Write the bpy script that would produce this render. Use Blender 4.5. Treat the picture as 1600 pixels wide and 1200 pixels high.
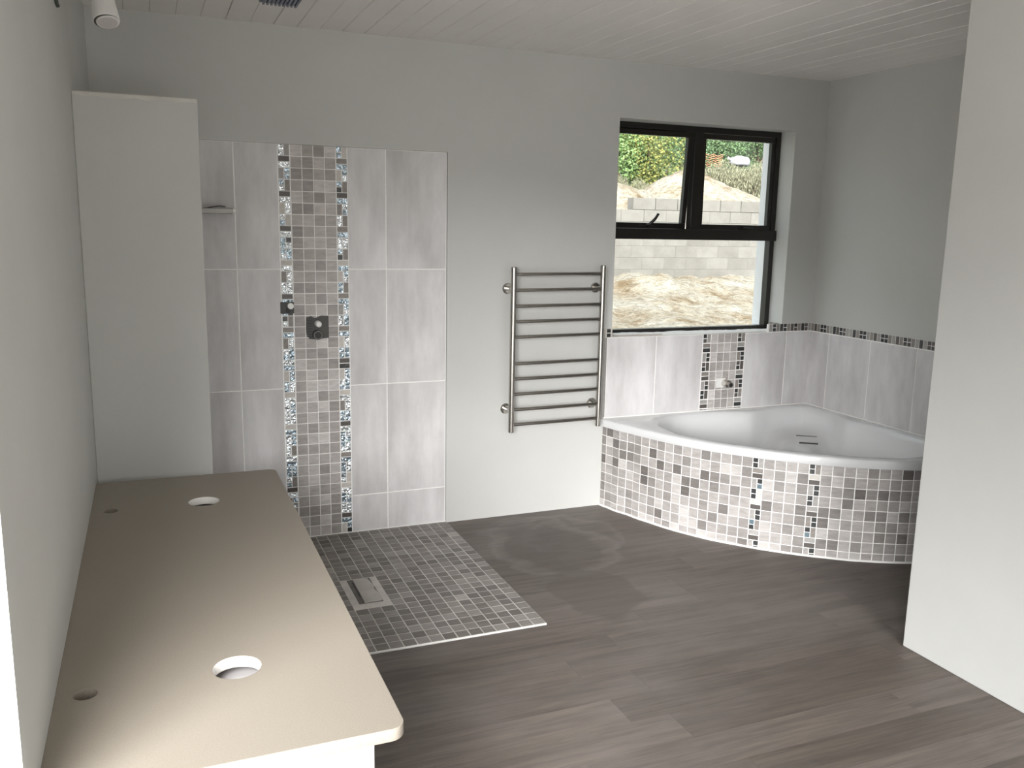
import bpy, bmesh, math, random
from mathutils import Vector, Matrix, noise

# ------------------------------------------------------------------ scene, camera, light
for o in list(bpy.data.objects):
    bpy.data.objects.remove(o)
scene = bpy.context.scene
COL = scene.collection
random.seed(7)

F_PX = 1360.57
cam_d = bpy.data.cameras.new('camera')
cam_d.sensor_fit = 'HORIZONTAL'
cam_d.sensor_width = 36.0
cam_d.lens = F_PX / 1600.0 * 36.0
cam_d.clip_start = 0.02
cam_d.clip_end = 500
cam = bpy.data.objects.new('camera', cam_d)
COL.objects.link(cam)
cr = Vector((0.92480074, -0.3799921, 0.01869774))
cu = Vector((0.05051486, 0.17135393, 0.98391365))
cf = Vector((0.37708335, 0.90897956, -0.17766349))
cam.matrix_world = Matrix(((cr.x, cu.x, -cf.x, 0), (cr.y, cu.y, -cf.y, 0), (cr.z, cu.z, -cf.z, 1.6298), (0, 0, 0, 1)))
scene.camera = cam

world = bpy.data.worlds.new('overcast_sky')
scene.world = world
world.use_nodes = True
wb = world.node_tree.nodes['Background']
wb.inputs['Color'].default_value = (0.90, 0.96, 1.0, 1)
wb.inputs['Strength'].default_value = 0.85
sun_d = bpy.data.lights.new('hazy_sun', 'SUN')
sun_d.energy = 8.2
sun_d.angle = math.radians(46)
sun_d.color = (1.0, 0.992, 0.98)
sun = bpy.data.objects.new('hazy_sun', sun_d)
COL.objects.link(sun)
sun_dir = Vector((0.47 * 0.905, 0.883 * 0.905, -0.425))      # direction the light travels
sun.rotation_euler = sun_dir.to_track_quat('-Z', 'Y').to_euler()
sun.location = (-8, -12, 8)
scene.view_settings.view_transform = 'Standard'
scene.view_settings.look = 'None'
scene.view_settings.exposure = 1.25
scene.view_settings.gamma = 1.0
scene.view_settings.use_curve_mapping = False
scene.cycles.max_bounces = 14
scene.cycles.diffuse_bounces = 10
scene.cycles.glossy_bounces = 6
scene.cycles.transparent_max_bounces = 12
scene.cycles.sample_clamp_indirect = 6

# ------------------------------------------------------------------ dimensions (metres)
D = 4.424          # inner face of the back wall
XL, XR = -0.241, 3.909
YF = -2.4          # wall behind the camera
H = 2.542
XW, YW = 2.723, 2.409      # partition on the right
YP, ZP, XP = 3.748, 2.098, 0.201   # low shower wall
P = 0.0555         # mosaic pitch

# ------------------------------------------------------------------ materials
def new_mat(name):
    m = bpy.data.materials.new(name)
    m.use_nodes = True
    nt = m.node_tree
    for n in list(nt.nodes):
        nt.nodes.remove(n)
    out = nt.nodes.new('ShaderNodeOutputMaterial')
    b = nt.nodes.new('ShaderNodeBsdfPrincipled')
    nt.links.new(b.outputs[0], out.inputs[0])
    return m, nt, b

def nd(nt, t, **kw):
    n = nt.nodes.new(t)
    for k, v in kw.items():
        if k in n.inputs.keys():
            n.inputs[k].default_value = v
        else:
            setattr(n, k, v)
    return n

def coords(nt, scale=(1, 1, 1), kind='Object', per_object=False):
    tc = nd(nt, 'ShaderNodeTexCoord')
    mp = nd(nt, 'ShaderNodeMapping')
    mp.inputs['Scale'].default_value = scale
    nt.links.new(tc.outputs[kind], mp.inputs['Vector'])
    if per_object:
        oi = nd(nt, 'ShaderNodeObjectInfo')
        mu = nd(nt, 'ShaderNodeVectorMath', operation='SCALE')
        mu.inputs[0].default_value = (37.0, 91.0, 53.0)
        nt.links.new(oi.outputs['Random'], mu.inputs['Scale'])
        nt.links.new(mu.outputs[0], mp.inputs['Location'])
    return mp.outputs[0]

def ramp(nt, fac, stops):
    r = nd(nt, 'ShaderNodeValToRGB')
    while len(r.color_ramp.elements) < len(stops):
        r.color_ramp.elements.new(0.5)
    for e, (p, c) in zip(r.color_ramp.elements, stops):
        e.position = p
        e.color = (c[0], c[1], c[2], 1)
    nt.links.new(fac, r.inputs[0])
    return r.outputs[0]

def mixc(nt, fac, a, b, mode='MIX'):
    m = nd(nt, 'ShaderNodeMix', data_type='RGBA', blend_type=mode)
    for s, v in ((0, fac), (6, a), (7, b)):
        if hasattr(v, 'node'):
            nt.links.new(v, m.inputs[s])
        elif isinstance(v, (int, float)):
            m.inputs[s].default_value = v
        else:
            m.inputs[s].default_value = (v[0], v[1], v[2], 1)
    return m.outputs[2]

def bump(nt, b, h, strength, dist):
    n = nd(nt, 'ShaderNodeBump', Strength=strength, Distance=dist)
    nt.links.new(h, n.inputs['Height'])
    nt.links.new(n.outputs[0], b.inputs['Normal'])

def noise_tex(nt, vec, scale, detail=4, rough=0.55):
    n = nd(nt, 'ShaderNodeTexNoise', Scale=scale, Detail=detail, Roughness=rough)
    nt.links.new(vec, n.inputs['Vector'])
    return n.outputs[0]

def plain(name, c, rough=0.5, metal=0.0, spec=0.5, var=0.0, vscale=20, bstr=0.0, bscale=200, bdist=0.002):
    m, nt, b = new_mat(name)
    b.inputs['Base Color'].default_value = (c[0], c[1], c[2], 1)
    b.inputs['Roughness'].default_value = rough
    b.inputs['Metallic'].default_value = metal
    b.inputs['Specular IOR Level'].default_value = spec
    v = None
    if var:
        v = coords(nt)
        n = noise_tex(nt, v, vscale)
        lo = [x * (1 - var) for x in c]
        hi = [min(1, x * (1 + var)) for x in c]
        nt.links.new(ramp(nt, n, [(0.3, lo), (0.7, hi)]), b.inputs['Base Color'])
    if bstr:
        v = v or coords(nt)
        bump(nt, b, noise_tex(nt, v, bscale, 3), bstr, bdist)
    return m

PAINT = plain('wall_paint', (0.57, 0.572, 0.553), 0.62, spec=0.3, var=0.025, vscale=2.2, bstr=0.12, bscale=60, bdist=0.003)
PLASTER_EDGE = plain('raw_plaster', (0.66, 0.64, 0.60), 0.85, var=0.08, vscale=14, bstr=0.5, bscale=45, bdist=0.006)
EXT_WHITE = plain('outside_white_paint', (0.86, 0.87, 0.89), 0.7, var=0.02, bstr=0.2, bscale=80)
CEIL = plain('ceiling_board_paint', (0.83, 0.80, 0.78), 0.42, var=0.03, vscale=3)
CEIL_GAP = plain('ceiling_gap', (0.30, 0.28, 0.27), 0.8)
GROUT = plain('white_grout', (0.93, 0.915, 0.90), 0.8, var=0.05, vscale=60)
GROUT_FLOOR = plain('grey_grout', (0.60, 0.575, 0.55), 0.85, var=0.2, vscale=9)
SILICONE = plain('white_silicone', (0.85, 0.84, 0.82), 0.4)
CHROME = plain('chrome', (0.62, 0.60, 0.57), 0.16, metal=1.0)
STEEL = plain('brushed_steel', (0.46, 0.44, 0.41), 0.24, metal=1.0)
DARK_METAL = plain('dark_fitting', (0.07, 0.068, 0.065), 0.5, metal=0.3)
BLACK_RUBBER = plain('black_rubber', (0.015, 0.015, 0.015), 0.5)
WHITE_PLASTIC = plain('white_plastic', (0.82, 0.81, 0.79), 0.35)
FRAME = plain('bronze_aluminium', (0.016, 0.014, 0.012), 0.32, metal=0.0, spec=0.5)
ACRYLIC = plain('white_acrylic', (0.70, 0.705, 0.715), 0.10, spec=0.6)
COUNTER_CUT = plain('cut_stone_edge', (0.80, 0.78, 0.75), 0.6)
CAB_WHITE = plain('white_cabinet', (0.88, 0.88, 0.86), 0.35)
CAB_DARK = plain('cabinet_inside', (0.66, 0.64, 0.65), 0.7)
PAPER = plain('white_paper', (0.82, 0.80, 0.79), 0.9, var=0.06, vscale=25)
CARD = plain('brown_card', (0.55, 0.47, 0.41), 0.9, var=0.1, vscale=30)
LENS = plain('spot_lens', (0.62, 0.58, 0.58), 0.3)
PLANK_GAP = plain('floor_joint', (0.05, 0.045, 0.04), 0.8)

def mat_counter():
    m, nt, b = new_mat('beige_quartz_top')
    v = coords(nt)
    n = noise_tex(nt, v, 420, 2)
    nt.links.new(ramp(nt, n, [(0.35, (0.275, 0.243, 0.203)), (0.65, (0.325, 0.290, 0.245))]), b.inputs['Base Color'])
    b.inputs['Roughness'].default_value = 0.42
    b.inputs['Specular IOR Level'].default_value = 0.3
    return m
COUNTER = mat_counter()

def mat_wall_tile():
    m, nt, b = new_mat('cement_look_wall_tile')
    v = coords(nt, (4.5, 4.5, 1.6), per_object=True)
    n1 = noise_tex(nt, v, 1.3, 6, 0.6)
    v2 = coords(nt, (22, 22, 1.6), per_object=True)
    n2 = noise_tex(nt, v2, 1.0, 4, 0.6)
    c1 = ramp(nt, n1, [(0.32, (0.58, 0.565, 0.57)), (0.68, (0.81, 0.80, 0.81))])
    c2 = ramp(nt, n2, [(0.25, (0.88, 0.87, 0.865)), (0.75, (1.0, 1.0, 1.0))])
    nt.links.new(mixc(nt, 0.8, c1, c2, 'MULTIPLY'), b.inputs['Base Color'])
    b.inputs['Roughness'].default_value = 0.42
    b.inputs['Specular IOR Level'].default_value = 0.35
    return m
WALL_TILE = mat_wall_tile()

def mat_mosaic(name, stops, rough=0.45, vein=0.8):
    m, nt, b = new_mat(name)
    oi = nd(nt, 'ShaderNodeObjectInfo')
    base = ramp(nt, oi.outputs['Random'], stops)
    v = coords(nt, (18, 18, 70), per_object=True)
    n = noise_tex(nt, v, 1.0, 4, 0.6)
    c2 = ramp(nt, n, [(0.28, (0.72, 0.705, 0.695)), (0.72, (1.10, 1.09, 1.09))])
    nt.links.new(mixc(nt, vein, base, c2, 'MULTIPLY'), b.inputs['Base Color'])
    b.inputs['Roughness'].default_value = rough
    b.inputs['Specular IOR Level'].default_value = 0.4
    return m
MOSAIC = mat_mosaic('vein_stone_mosaic', [(0.0, (0.15, 0.136, 0.128)), (0.12, (0.24, 0.223, 0.212)), (0.4, (0.37, 0.348, 0.335)), (0.75, (0.45, 0.425, 0.411)), (1.0, (0.56, 0.537, 0.52))])
MOSAIC_WALL = mat_mosaic('taupe_stone_mosaic', [(0.0, (0.35, 0.325, 0.308)), (0.4, (0.45, 0.42, 0.402)), (0.75, (0.55, 0.52, 0.502)), (1.0, (0.69, 0.66, 0.643))])
MOSAIC_FLOOR = mat_mosaic('dark_stone_mosaic', [(0.0, (0.15, 0.136, 0.124)), (0.4, (0.21, 0.194, 0.18)), (0.8, (0.265, 0.248, 0.232)), (0.97, (0.31, 0.29, 0.275)), (1.0, (0.42, 0.40, 0.375))], 0.5)

def mat_glass_tile(name, c, rough, ripple, metal=0.85):
    m, nt, b = new_mat(name)
    b.inputs['Base Color'].default_value = (c[0], c[1], c[2], 1)
    b.inputs['Metallic'].default_value = metal
    b.inputs['Roughness'].default_value = rough
    v = coords(nt, (1, 1, 1), per_object=True)
    n = noise_tex(nt, v, 75, 1, 0.4)
    bump(nt, b, n, 1.0, ripple)
    return m
G_MIRROR = mat_glass_tile('rippled_mirror_glass', (0.86, 0.91, 0.95), 0.12, 0.011)
G_BLUE = mat_glass_tile('rippled_blue_glass', (0.42, 0.51, 0.58), 0.12, 0.009)
G_DARK = mat_glass_tile('dark_slate_glass', (0.045, 0.047, 0.047), 0.12, 0.002, 0.0)
G_BROWN = plain('dark_brown_tile', (0.10, 0.088, 0.08), 0.3)
G_TAUPE = plain('taupe_tile', (0.26, 0.235, 0.215), 0.35, var=0.15, vscale=80)
G_GREY = plain('grey_tile', (0.36, 0.345, 0.33), 0.35, var=0.12, vscale=80)
G_BEIGE = plain('beige_tile', (0.60, 0.565, 0.525), 0.4, var=0.08, vscale=80)
G_TEAL = mat_glass_tile('teal_grey_glass', (0.15, 0.21, 0.24), 0.12, 0.002, 0.2)

def mat_plank():
    m, nt, b = new_mat('grey_brown_vinyl_plank')
    oi = nd(nt, 'ShaderNodeObjectInfo')
    base = ramp(nt, oi.outputs['Random'], [(0.0, (0.096, 0.079, 0.067)), (0.5, (0.116, 0.097, 0.084)), (1.0, (0.137, 0.116, 0.102))])
    v = coords(nt, (1.3, 17, 1), per_object=True)
    n = noise_tex(nt, v, 1.6, 6, 0.65)
    grain = ramp(nt, n, [(0.28, (0.68, 0.66, 0.65)), (0.5, (1, 1, 1)), (0.74, (1.32, 1.31, 1.30))])
    c = mixc(nt, 1.0, base, grain, 'MULTIPLY')
    v4 = coords(nt, (6, 160, 1), per_object=True)
    c = mixc(nt, 0.5, c, ramp(nt, noise_tex(nt, v4, 1.0, 3), [(0.3, (0.68, 0.67, 0.66)), (0.7, (1.22, 1.22, 1.22))]), 'MULTIPLY')
    # building dust wiped about on the floor, in world space
    g = nd(nt, 'ShaderNodeNewGeometry')
    mp = nd(nt, 'ShaderNodeMapping')
    mp.inputs['Scale'].default_value = (1, 1.5, 1)
    nt.links.new(g.outputs['Position'], mp.inputs['Vector'])
    d1 = noise_tex(nt, mp.outputs[0], 1.1, 5, 0.62)
    dust = ramp(nt, d1, [(0.42, (0, 0, 0)), (0.68, (0.26, 0.26, 0.26))])
    c = mixc(nt, dust, c, (0.25, 0.232, 0.222))
    # swirl left by a wiped cloth: two broken rings
    def ring(cx, cy, rx, ry, w, amt, col):
        global _
        s = nd(nt, 'ShaderNodeVectorMath', operation='SUBTRACT'); s.inputs[1].default_value = (cx, cy, 0)
        nt.links.new(g.outputs['Position'], s.inputs[0])
        k = nd(nt, 'ShaderNodeVectorMath', operation='MULTIPLY'); k.inputs[1].default_value = (1 / rx, 1 / ry, 0)
        nt.links.new(s.outputs[0], k.inputs[0])
        l = nd(nt, 'ShaderNodeVectorMath', operation='LENGTH')
        nt.links.new(k.outputs[0], l.inputs[0])
        wob = nd(nt, 'ShaderNodeMath', operation='MULTIPLY_ADD'); wob.inputs[1].default_value = 0.9; wob.inputs[2].default_value = -0.45
        nt.links.new(noise_tex(nt, mp.outputs[0], 3.0, 3), wob.inputs[0])
        ad = nd(nt, 'ShaderNodeMath', operation='ADD')
        nt.links.new(l.outputs['Value'], ad.inputs[0]); nt.links.new(wob.outputs[0], ad.inputs[1])
        if w is None:
            return ramp(nt, ad.outputs[0], [(0.0, (amt,) * 3), (0.86, (amt,) * 3), (0.97, (0, 0, 0))])
        return ramp(nt, ad.outputs[0], [(0.9 - w * 2, (0, 0, 0)), (0.9, (amt,) * 3), (0.9 + w, (0, 0, 0))])
    c = mixc(nt, ring(1.85, 3.92, 0.34, 0.44, 0.10, 0.22, 0), c, (0.30, 0.28, 0.27))
    c = mixc(nt, ring(2.02, 4.02, 0.30, 0.30, 0.08, 0.18, 0), c, (0.30, 0.28, 0.27))
    c = mixc(nt, ring(1.85, 3.92, 0.25, 0.36, None, 0.6, 0), c, (0.090, 0.074, 0.064))
    c = mixc(nt, ring(1.80, 3.30, 0.22, 0.30, None, 0.6, 0), c, (0.092, 0.076, 0.066))
    nt.links.new(c, b.inputs['Base Color'])
    b.inputs['Roughness'].default_value = 0.5
    b.inputs['Specular IOR Level'].default_value = 0.35
    bump(nt, b, n, 0.12, 0.002)
    return m
PLANK = mat_plank()

def mat_glass():
    m = bpy.data.materials.new('window_glass')
    m.use_nodes = True
    nt = m.node_tree
    for n in list(nt.nodes):
        nt.nodes.remove(n)
    out = nd(nt, 'ShaderNodeOutputMaterial')
    t = nd(nt, 'ShaderNodeBsdfTransparent')
    t.inputs[0].default_value = (0.96, 0.975, 0.965, 1)
    g = nd(nt, 'ShaderNodeBsdfGlossy', Roughness=0.02)
    mx = nd(nt, 'ShaderNodeMixShader')
    mx.inputs[0].default_value = 0.04
    nt.links.new(t.outputs[0], mx.inputs[1])
    nt.links.new(g.outputs[0], mx.inputs[2])
    nt.links.new(mx.outputs[0], out.inputs[0])
    return m
GLASS = mat_glass()

def mat_sand():
    m, nt, b = new_mat('pale_sand')
    v = coords(nt)
    n = noise_tex(nt, v, 1.6, 8, 0.7)
    n2 = noise_tex(nt, v, 9, 5, 0.7)
    c = ramp(nt, n, [(0.36, (0.20, 0.15, 0.095)), (0.47, (0.33, 0.29, 0.23)), (0.62, (0.37, 0.35, 0.305))])
    c = mixc(nt, 0.6, c, ramp(nt, n2, [(0.36, (0.50, 0.43, 0.35)), (0.52, (1.05, 1.04, 1.02))]), 'MULTIPLY')
    nt.links.new(c, b.inputs['Base Color'])
    b.inputs['Roughness'].default_value = 0.95
    b.inputs['Specular IOR Level'].default_value = 0.1
    bump(nt, b, n2, 1.0, 0.14)
    return m
SAND = mat_sand()

def mat_block():
    m, nt, b = new_mat('concrete_block')
    oi = nd(nt, 'ShaderNodeObjectInfo')
    base = ramp(nt, oi.outputs['Random'], [(0.0, (0.125, 0.117, 0.105)), (1.0, (0.155, 0.147, 0.133))])
    v = coords(nt, per_object=True)
    n = noise_tex(nt, v, 5, 6, 0.65)
    nt.links.new(mixc(nt, 1.0, base, ramp(nt, n, [(0.3, (0.84, 0.83, 0.82)), (0.7, (1.08, 1.08, 1.08))]), 'MULTIPLY'), b.inputs['Base Color'])
    b.inputs['Roughness'].default_value = 0.95
    bump(nt, b, noise_tex(nt, v, 60, 3), 0.4, 0.01)
    return m
BLOCK = mat_block()
MORTAR = plain('mortar', (0.12, 0.11, 0.10), 0.95, var=0.1)

def mat_leaf(name, lo, hi):
    m, nt, b = new_mat(name)
    g = nd(nt, 'ShaderNodeNewGeometry')
    nt.links.new(ramp(nt, g.outputs['Random Per Island'], [(0.0, lo), (1.0, hi)]), b.inputs['Base Color'])
    b.inputs['Roughness'].default_value = 0.6
    b.inputs['Specular IOR Level'].default_value = 0.3
    return m
LEAF_GREEN = mat_leaf('green_leaf', (0.05, 0.10, 0.045), (0.16, 0.23, 0.11))
LEAF_FRESH = mat_leaf('fresh_leaf', (0.09, 0.16, 0.05), (0.21, 0.30, 0.12))
LEAF_YELLOW = mat_leaf('yellow_flower_leaf', (0.045, 0.09, 0.035), (0.26, 0.25, 0.07))
LEAF_DRY = mat_leaf('dry_scrub_leaf', (0.10, 0.10, 0.065), (0.24, 0.23, 0.15))
STEM = plain('brown_stem', (0.10, 0.075, 0.05), 0.9)
SOIL = plain('scrub_soil', (0.075, 0.10, 0.05), 0.95, var=0.55, vscale=3.5, bstr=1.0, bscale=5, bdist=0.4)
ROCK = plain('white_sack', (0.27, 0.27, 0.29), 0.8, var=0.08)
ORANGE = plain('orange_plastic', (0.30, 0.14, 0.075), 0.7, var=0.2)

# ------------------------------------------------------------------ mesh helpers
class MB:
    def __init__(self):
        self.v, self.f, self.mi = [], [], []
    def add(self, vs, fs, mi=0):
        o = len(self.v)
        self.v += [tuple(p) for p in vs]
        self.f += [tuple(i + o for i in f) for f in fs]
        self.mi += [mi] * len(fs)
        return self
    def box(self, x0, x1, y0, y1, z0, z1, mi=0):
        return self.add([(x0, y0, z0), (x1, y0, z0), (x1, y1, z0), (x0, y1, z0), (x0, y0, z1), (x1, y0, z1), (x1, y1, z1), (x0, y1, z1)],
                        [(0, 3, 2, 1), (4, 5, 6, 7), (0, 1, 5, 4), (1, 2, 6, 5), (2, 3, 7, 6), (3, 0, 4, 7)], mi)
    def tube(self, pts, r, n=16, cap=True, mi=0):
        pts = [Vector(p) for p in pts]
        rs = r if isinstance(r, (list, tuple)) else [r] * len(pts)
        vs, fs = [], []
        prev = None
        for i, p in enumerate(pts):
            t = (pts[min(i + 1, len(pts) - 1)] - pts[max(i - 1, 0)])
            t = t.normalized() if t.length > 1e-9 else prev
            prev = t
            a = Vector((0, 0, 1)) if abs(t.z) < 0.9 else Vector((1, 0, 0))
            u = t.cross(a).normalized()
            w = t.cross(u)
            for k in range(n):
                an = 2 * math.pi * k / n
                vs.append(p + rs[i] * (math.cos(an) * u + math.sin(an) * w))
        for i in range(len(pts) - 1):
            for k in range(n):
                k2 = (k + 1) % n
                fs.append((i * n + k, (i + 1) * n + k, (i + 1) * n + k2, i * n + k2))
        if cap:
            fs.append(tuple(range(n)))
            fs.append(tuple(reversed(range((len(pts) - 1) * n, len(pts) * n))))
        return self.add(vs, fs, mi)
    def mesh(self, name, mats, smooth=False):
        me = bpy.data.meshes.new(name)
        me.from_pydata(self.v, [], self.f)
        for m in (mats if isinstance(mats, (list, tuple)) else [mats]):
            me.materials.append(m)
        me.polygons.foreach_set('material_index', self.mi)
        bm = bmesh.new(); bm.from_mesh(me)
        bmesh.ops.recalc_face_normals(bm, faces=bm.faces)
        bm.to_mesh(me); bm.free()
        if smooth:
            me.polygons.foreach_set('use_smooth', [True] * len(me.polygons))
        return me

def link(name, me, parent=None, loc=(0, 0, 0)):
    o = bpy.data.objects.new(name, me)
    COL.objects.link(o)
    o.location = loc
    if parent:
        o.parent = parent
    return o

def tag(o, label=None, cat=None, group=None, kind=None):
    if label: o['label'] = label
    if cat: o['category'] = cat
    if group: o['group'] = group
    if kind: o['kind'] = kind
    return o

def thing(name, loc, label, cat, group=None):
    o = bpy.data.objects.new(name, None)
    COL.objects.link(o)
    o.empty_display_size = 0.1
    o.location = loc
    return tag(o, label, cat, group)

def part(name, mb, mat, parent, smooth=False, bevel=0.0, seg=2, autosmooth=None):
    """mesh given in world coordinates, parented to a thing that has a location only"""
    off = Vector(parent.location)
    if parent.parent:
        off = off + Vector(parent.parent.location)
    mb.v = [tuple(Vector(v) - off) for v in mb.v]
    me = mb.mesh(name, mat, smooth)
    o = link(name, me, parent)
    if bevel:
        bv = o.modifiers.new('bevel', 'BEVEL')
        bv.width = bevel; bv.segments = seg; bv.limit_method = 'ANGLE'; bv.angle_limit = math.radians(40)
    if autosmooth:
        shade_auto(me, autosmooth)
    return o

def shade_auto(me, deg):
    bm = bmesh.new(); bm.from_mesh(me)
    for f in bm.faces: f.smooth = True
    for e in bm.edges:
        e.smooth = len(e.link_faces) == 2 and e.calc_face_angle(0) < math.radians(deg)
    bm.to_mesh(me); bm.free()

_tm = {}
def tile_mesh(w, h, t, mat, bev=0.0012):
    """chamfered slab: width along x, height along z, back at y=0, face towards -y"""
    k = (round(w, 4), round(h, 4), round(t, 4), mat.name)
    if k in _tm:
        return _tm[k]
    a, b = w / 2, h / 2
    vs = [(-a, 0, -b), (a, 0, -b), (a, 0, b), (-a, 0, b),
          (-a, -t + bev, -b), (a, -t + bev, -b), (a, -t + bev, b), (-a, -t + bev, b),
          (-a + bev, -t, -b + bev), (a - bev, -t, -b + bev), (a - bev, -t, b - bev), (-a + bev, -t, b - bev)]
    fs = []
    for i in range(4):
        j = (i + 1) % 4
        fs += [(i, j, 4 + j, 4 + i), (4 + i, 4 + j, 8 + j, 8 + i)]
    fs.append((8, 9, 10, 11))
    fs.append((3, 2, 1, 0))
    me = MB().add(vs, fs).mesh('tile', mat)
    _tm[k] = me
    return me

def place(name, me, parent, c, u, n, v):
    """local x -> u, face (-y) -> n, local z -> v"""
    o = bpy.data.objects.new(name, me)
    COL.objects.link(o)
    o.parent = parent
    off = Vector((0, 0, 0))
    q = parent
    while q:
        off += Vector(q.location); q = q.parent
    c = Vector(c) - off
    o.matrix_basis = Matrix(((u[0], -n[0], v[0], c[0]), (u[1], -n[1], v[1], c[1]), (u[2], -n[2], v[2], c[2]), (0, 0, 0, 1)))
    return o

X_, Y_, Z_ = Vector((1, 0, 0)), Vector((0, 1, 0)), Vector((0, 0, 1))
SG = 0.0038   # grout gap
S1 = P - SG
S2 = (P - 2 * SG) / 2

def glass_cell(parent, frame, kind, pal, th, clip=1.0):
    """one cell of the glass border; frame(a, b) -> (centre, u, n, v) for a across, b along (cell-local metres)"""
    q = (S2 + SG) / 2
    if kind == 0:
        pcs = [(-q, q, S2, S2, 's'), (-q, -q, S2, S2, 's'), (q, 0, S2, S1, 't')]
    elif kind == 1:
        pcs = [(0, q, S1, S2, 'b'), (0, -q, S1, S2, 'c')]
    else:
        pcs = [(-q, 0, S2, S1, 't'), (q, q, S2, S2, 's'), (q, -q, S2, S2, 's')]
    lo = P / 2 - clip * P
    for a, b, w, h, k in pcs:
        if b - h / 2 < lo:
            nh = (b + h / 2) - lo
            if nh < 0.006:
                continue
            b = lo + nh / 2; h = nh
        mats, wts = pal[k]
        m = random.choices(mats, wts)[0]
        c, u, n, v = frame(a, b)
        place('glass_tile', tile_mesh(w, h, th, m, 0.0008), parent, c, u, n, v)

PAL_SHOWER = {'s': ([G_MIRROR, G_BLUE, G_DARK], [5, 4, 1]), 't': ([G_BEIGE, G_TAUPE, G_BLUE, G_MIRROR, G_GREY], [2, 2, 4, 2, 1]),
              'b': ([G_BROWN, G_TAUPE, G_BEIGE, G_MIRROR], [3, 2, 2, 1]), 'c': ([G_BLUE, G_MIRROR, G_DARK], [4, 3, 1])}
PAL_TUB = {'s': ([G_DARK, G_TEAL], [7, 3]), 't': ([G_TAUPE, G_GREY, G_BEIGE], [3, 3, 1]),
           'b': ([G_BEIGE, G_GREY, G_TAUPE], [3, 3, 1]), 'c': ([G_BROWN], [1])}
PAL_SPLASH = {'s': ([G_DARK, G_BROWN], [6, 2]), 't': ([G_TAUPE, G_GREY, G_BROWN], [3, 2, 3]),
              'b': ([G_GREY, G_BEIGE, G_TAUPE], [3, 2, 3]), 'c': ([G_DARK, G_BROWN], [2, 2])}

# ------------------------------------------------------------------ structure: walls
WX0, WX1, WZ0, WZ1 = 2.455, 3.675, 1.012, 2.238       # window opening
PX0, PX1, PZ1 = XP - 0.25, 1.452, 2.003                # shower tile recess
TR = 0.010                                            # recess depth behind the plaster
T1 = 0.19                                             # inner leaf
T2 = 0.30                                             # whole wall

wb_ = MB()
wb_.box(XL - 0.25, PX0, D, D + T1, -0.2, H + 0.2)
wb_.box(PX0, PX1, D + TR + 0.012, D + T1, -0.2, PZ1)
wb_.box(PX0, PX1, D, D + T1, PZ1, H + 0.2)
wb_.box(PX1, WX0, D, D + T1, -0.2, H + 0.2)
wb_.box(WX0, WX1, D, D + T1, -0.2, WZ0 - 0.012)
wb_.box(WX0, WX1, D, D + T1, WZ1, H + 0.2)
wb_.box(WX1, XR + 0.25, D, D + T1, -0.2, H + 0.2)
wall_back = tag(link('wall_back', wb_.mesh('wall_back', PAINT)), 'grey painted back wall with shower tiles and window', kind='structure')
ol = MB()
ol.box(XL - 0.25, WX0, D + T1, D + T2, -0.3, H + 0.3)
ol.box(WX0, WX1, D + T1, D + T2, -0.3, WZ0)
ol.box(WX0, WX1, D + T1, D + T2, WZ1, H + 0.3)
ol.box(WX1, XR + 0.25, D + T1, D + T2, -0.3, H + 0.3)
tag(link('outer_leaf', ol.mesh('outer_leaf', EXT_WHITE), wall_back), 'white painted outside face of the wall')

# left wall with the opening beside the camera
DY0, DY1, DZ1 = -1.7, 1.532, 2.16
wl = MB()
wl.box(XL - 0.25, XL, YF - 0.2, DY0, -0.2, H + 0.2)
wl.box(XL - 0.25, XL, DY0, DY1, DZ1, H + 0.2)
wl.box(XL - 0.25, XL, DY1, YP + 0.05, -0.2, H + 0.2)
wl.add([(XL - 0.25, YP, -0.2), (XL - 0.002, YP, -0.2), (XL + 0.03, D + 0.03, -0.2), (XL - 0.25, D + 0.03, -0.2),
        (XL - 0.25, YP, H + 0.2), (XL - 0.002, YP, H + 0.2), (XL + 0.03, D + 0.03, H + 0.2), (XL - 0.25, D + 0.03, H + 0.2)],
       [(0, 3, 2, 1), (4, 5, 6, 7), (0, 1, 5, 4), (1, 2, 6, 5), (2, 3, 7, 6), (3, 0, 4, 7)])
wall_left = tag(link('wall_left', wl.mesh('wall_left', PAINT)), 'grey painted left wall above the countertop', kind='structure')

wr = MB().box(XR, XR + 0.25, YF - 0.2, D + T1, -0.2, H + 0.2)
wall_right = tag(link('wall_right', wr.mesh('wall_right', PAINT)), 'grey painted right wall beside the bath', kind='structure')
QX0, QX1, QZ1 = 0.15, 2.55, 2.16     # unseen opening added behind the viewer to let in frontal light
wf = MB().box(XL - 0.25, QX0, YF - 0.25, YF, -0.2, H + 0.2)
wf.box(QX0, QX1, YF - 0.25, YF, QZ1, H + 0.2)
wf.box(QX1, XR + 0.25, YF - 0.25, YF, -0.2, H + 0.2)
tag(link('wall_front', wf.mesh('wall_front', PAINT)), 'grey painted wall behind the camera', kind='structure')

wp = MB().box(XW, XW + 0.13, YF, YW, 0, H)
o = tag(link('wall_partition', wp.mesh('wall_partition', PAINT)), 'pale grey partition wall in the right foreground', kind='structure')
bv = o.modifiers.new('bevel', 'BEVEL'); bv.width = 0.004; bv.segments = 2

ws = MB().box(XL, XP, YP, YP + 0.12, 0, ZP)
wall_stub = tag(link('wall_shower', ws.mesh('wall_shower', PAINT)), 'low grey wall between countertop and shower', kind='structure')
bv = wall_stub.modifiers.new('bevel', 'BEVEL'); bv.width = 0.004; bv.segments = 2
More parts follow.
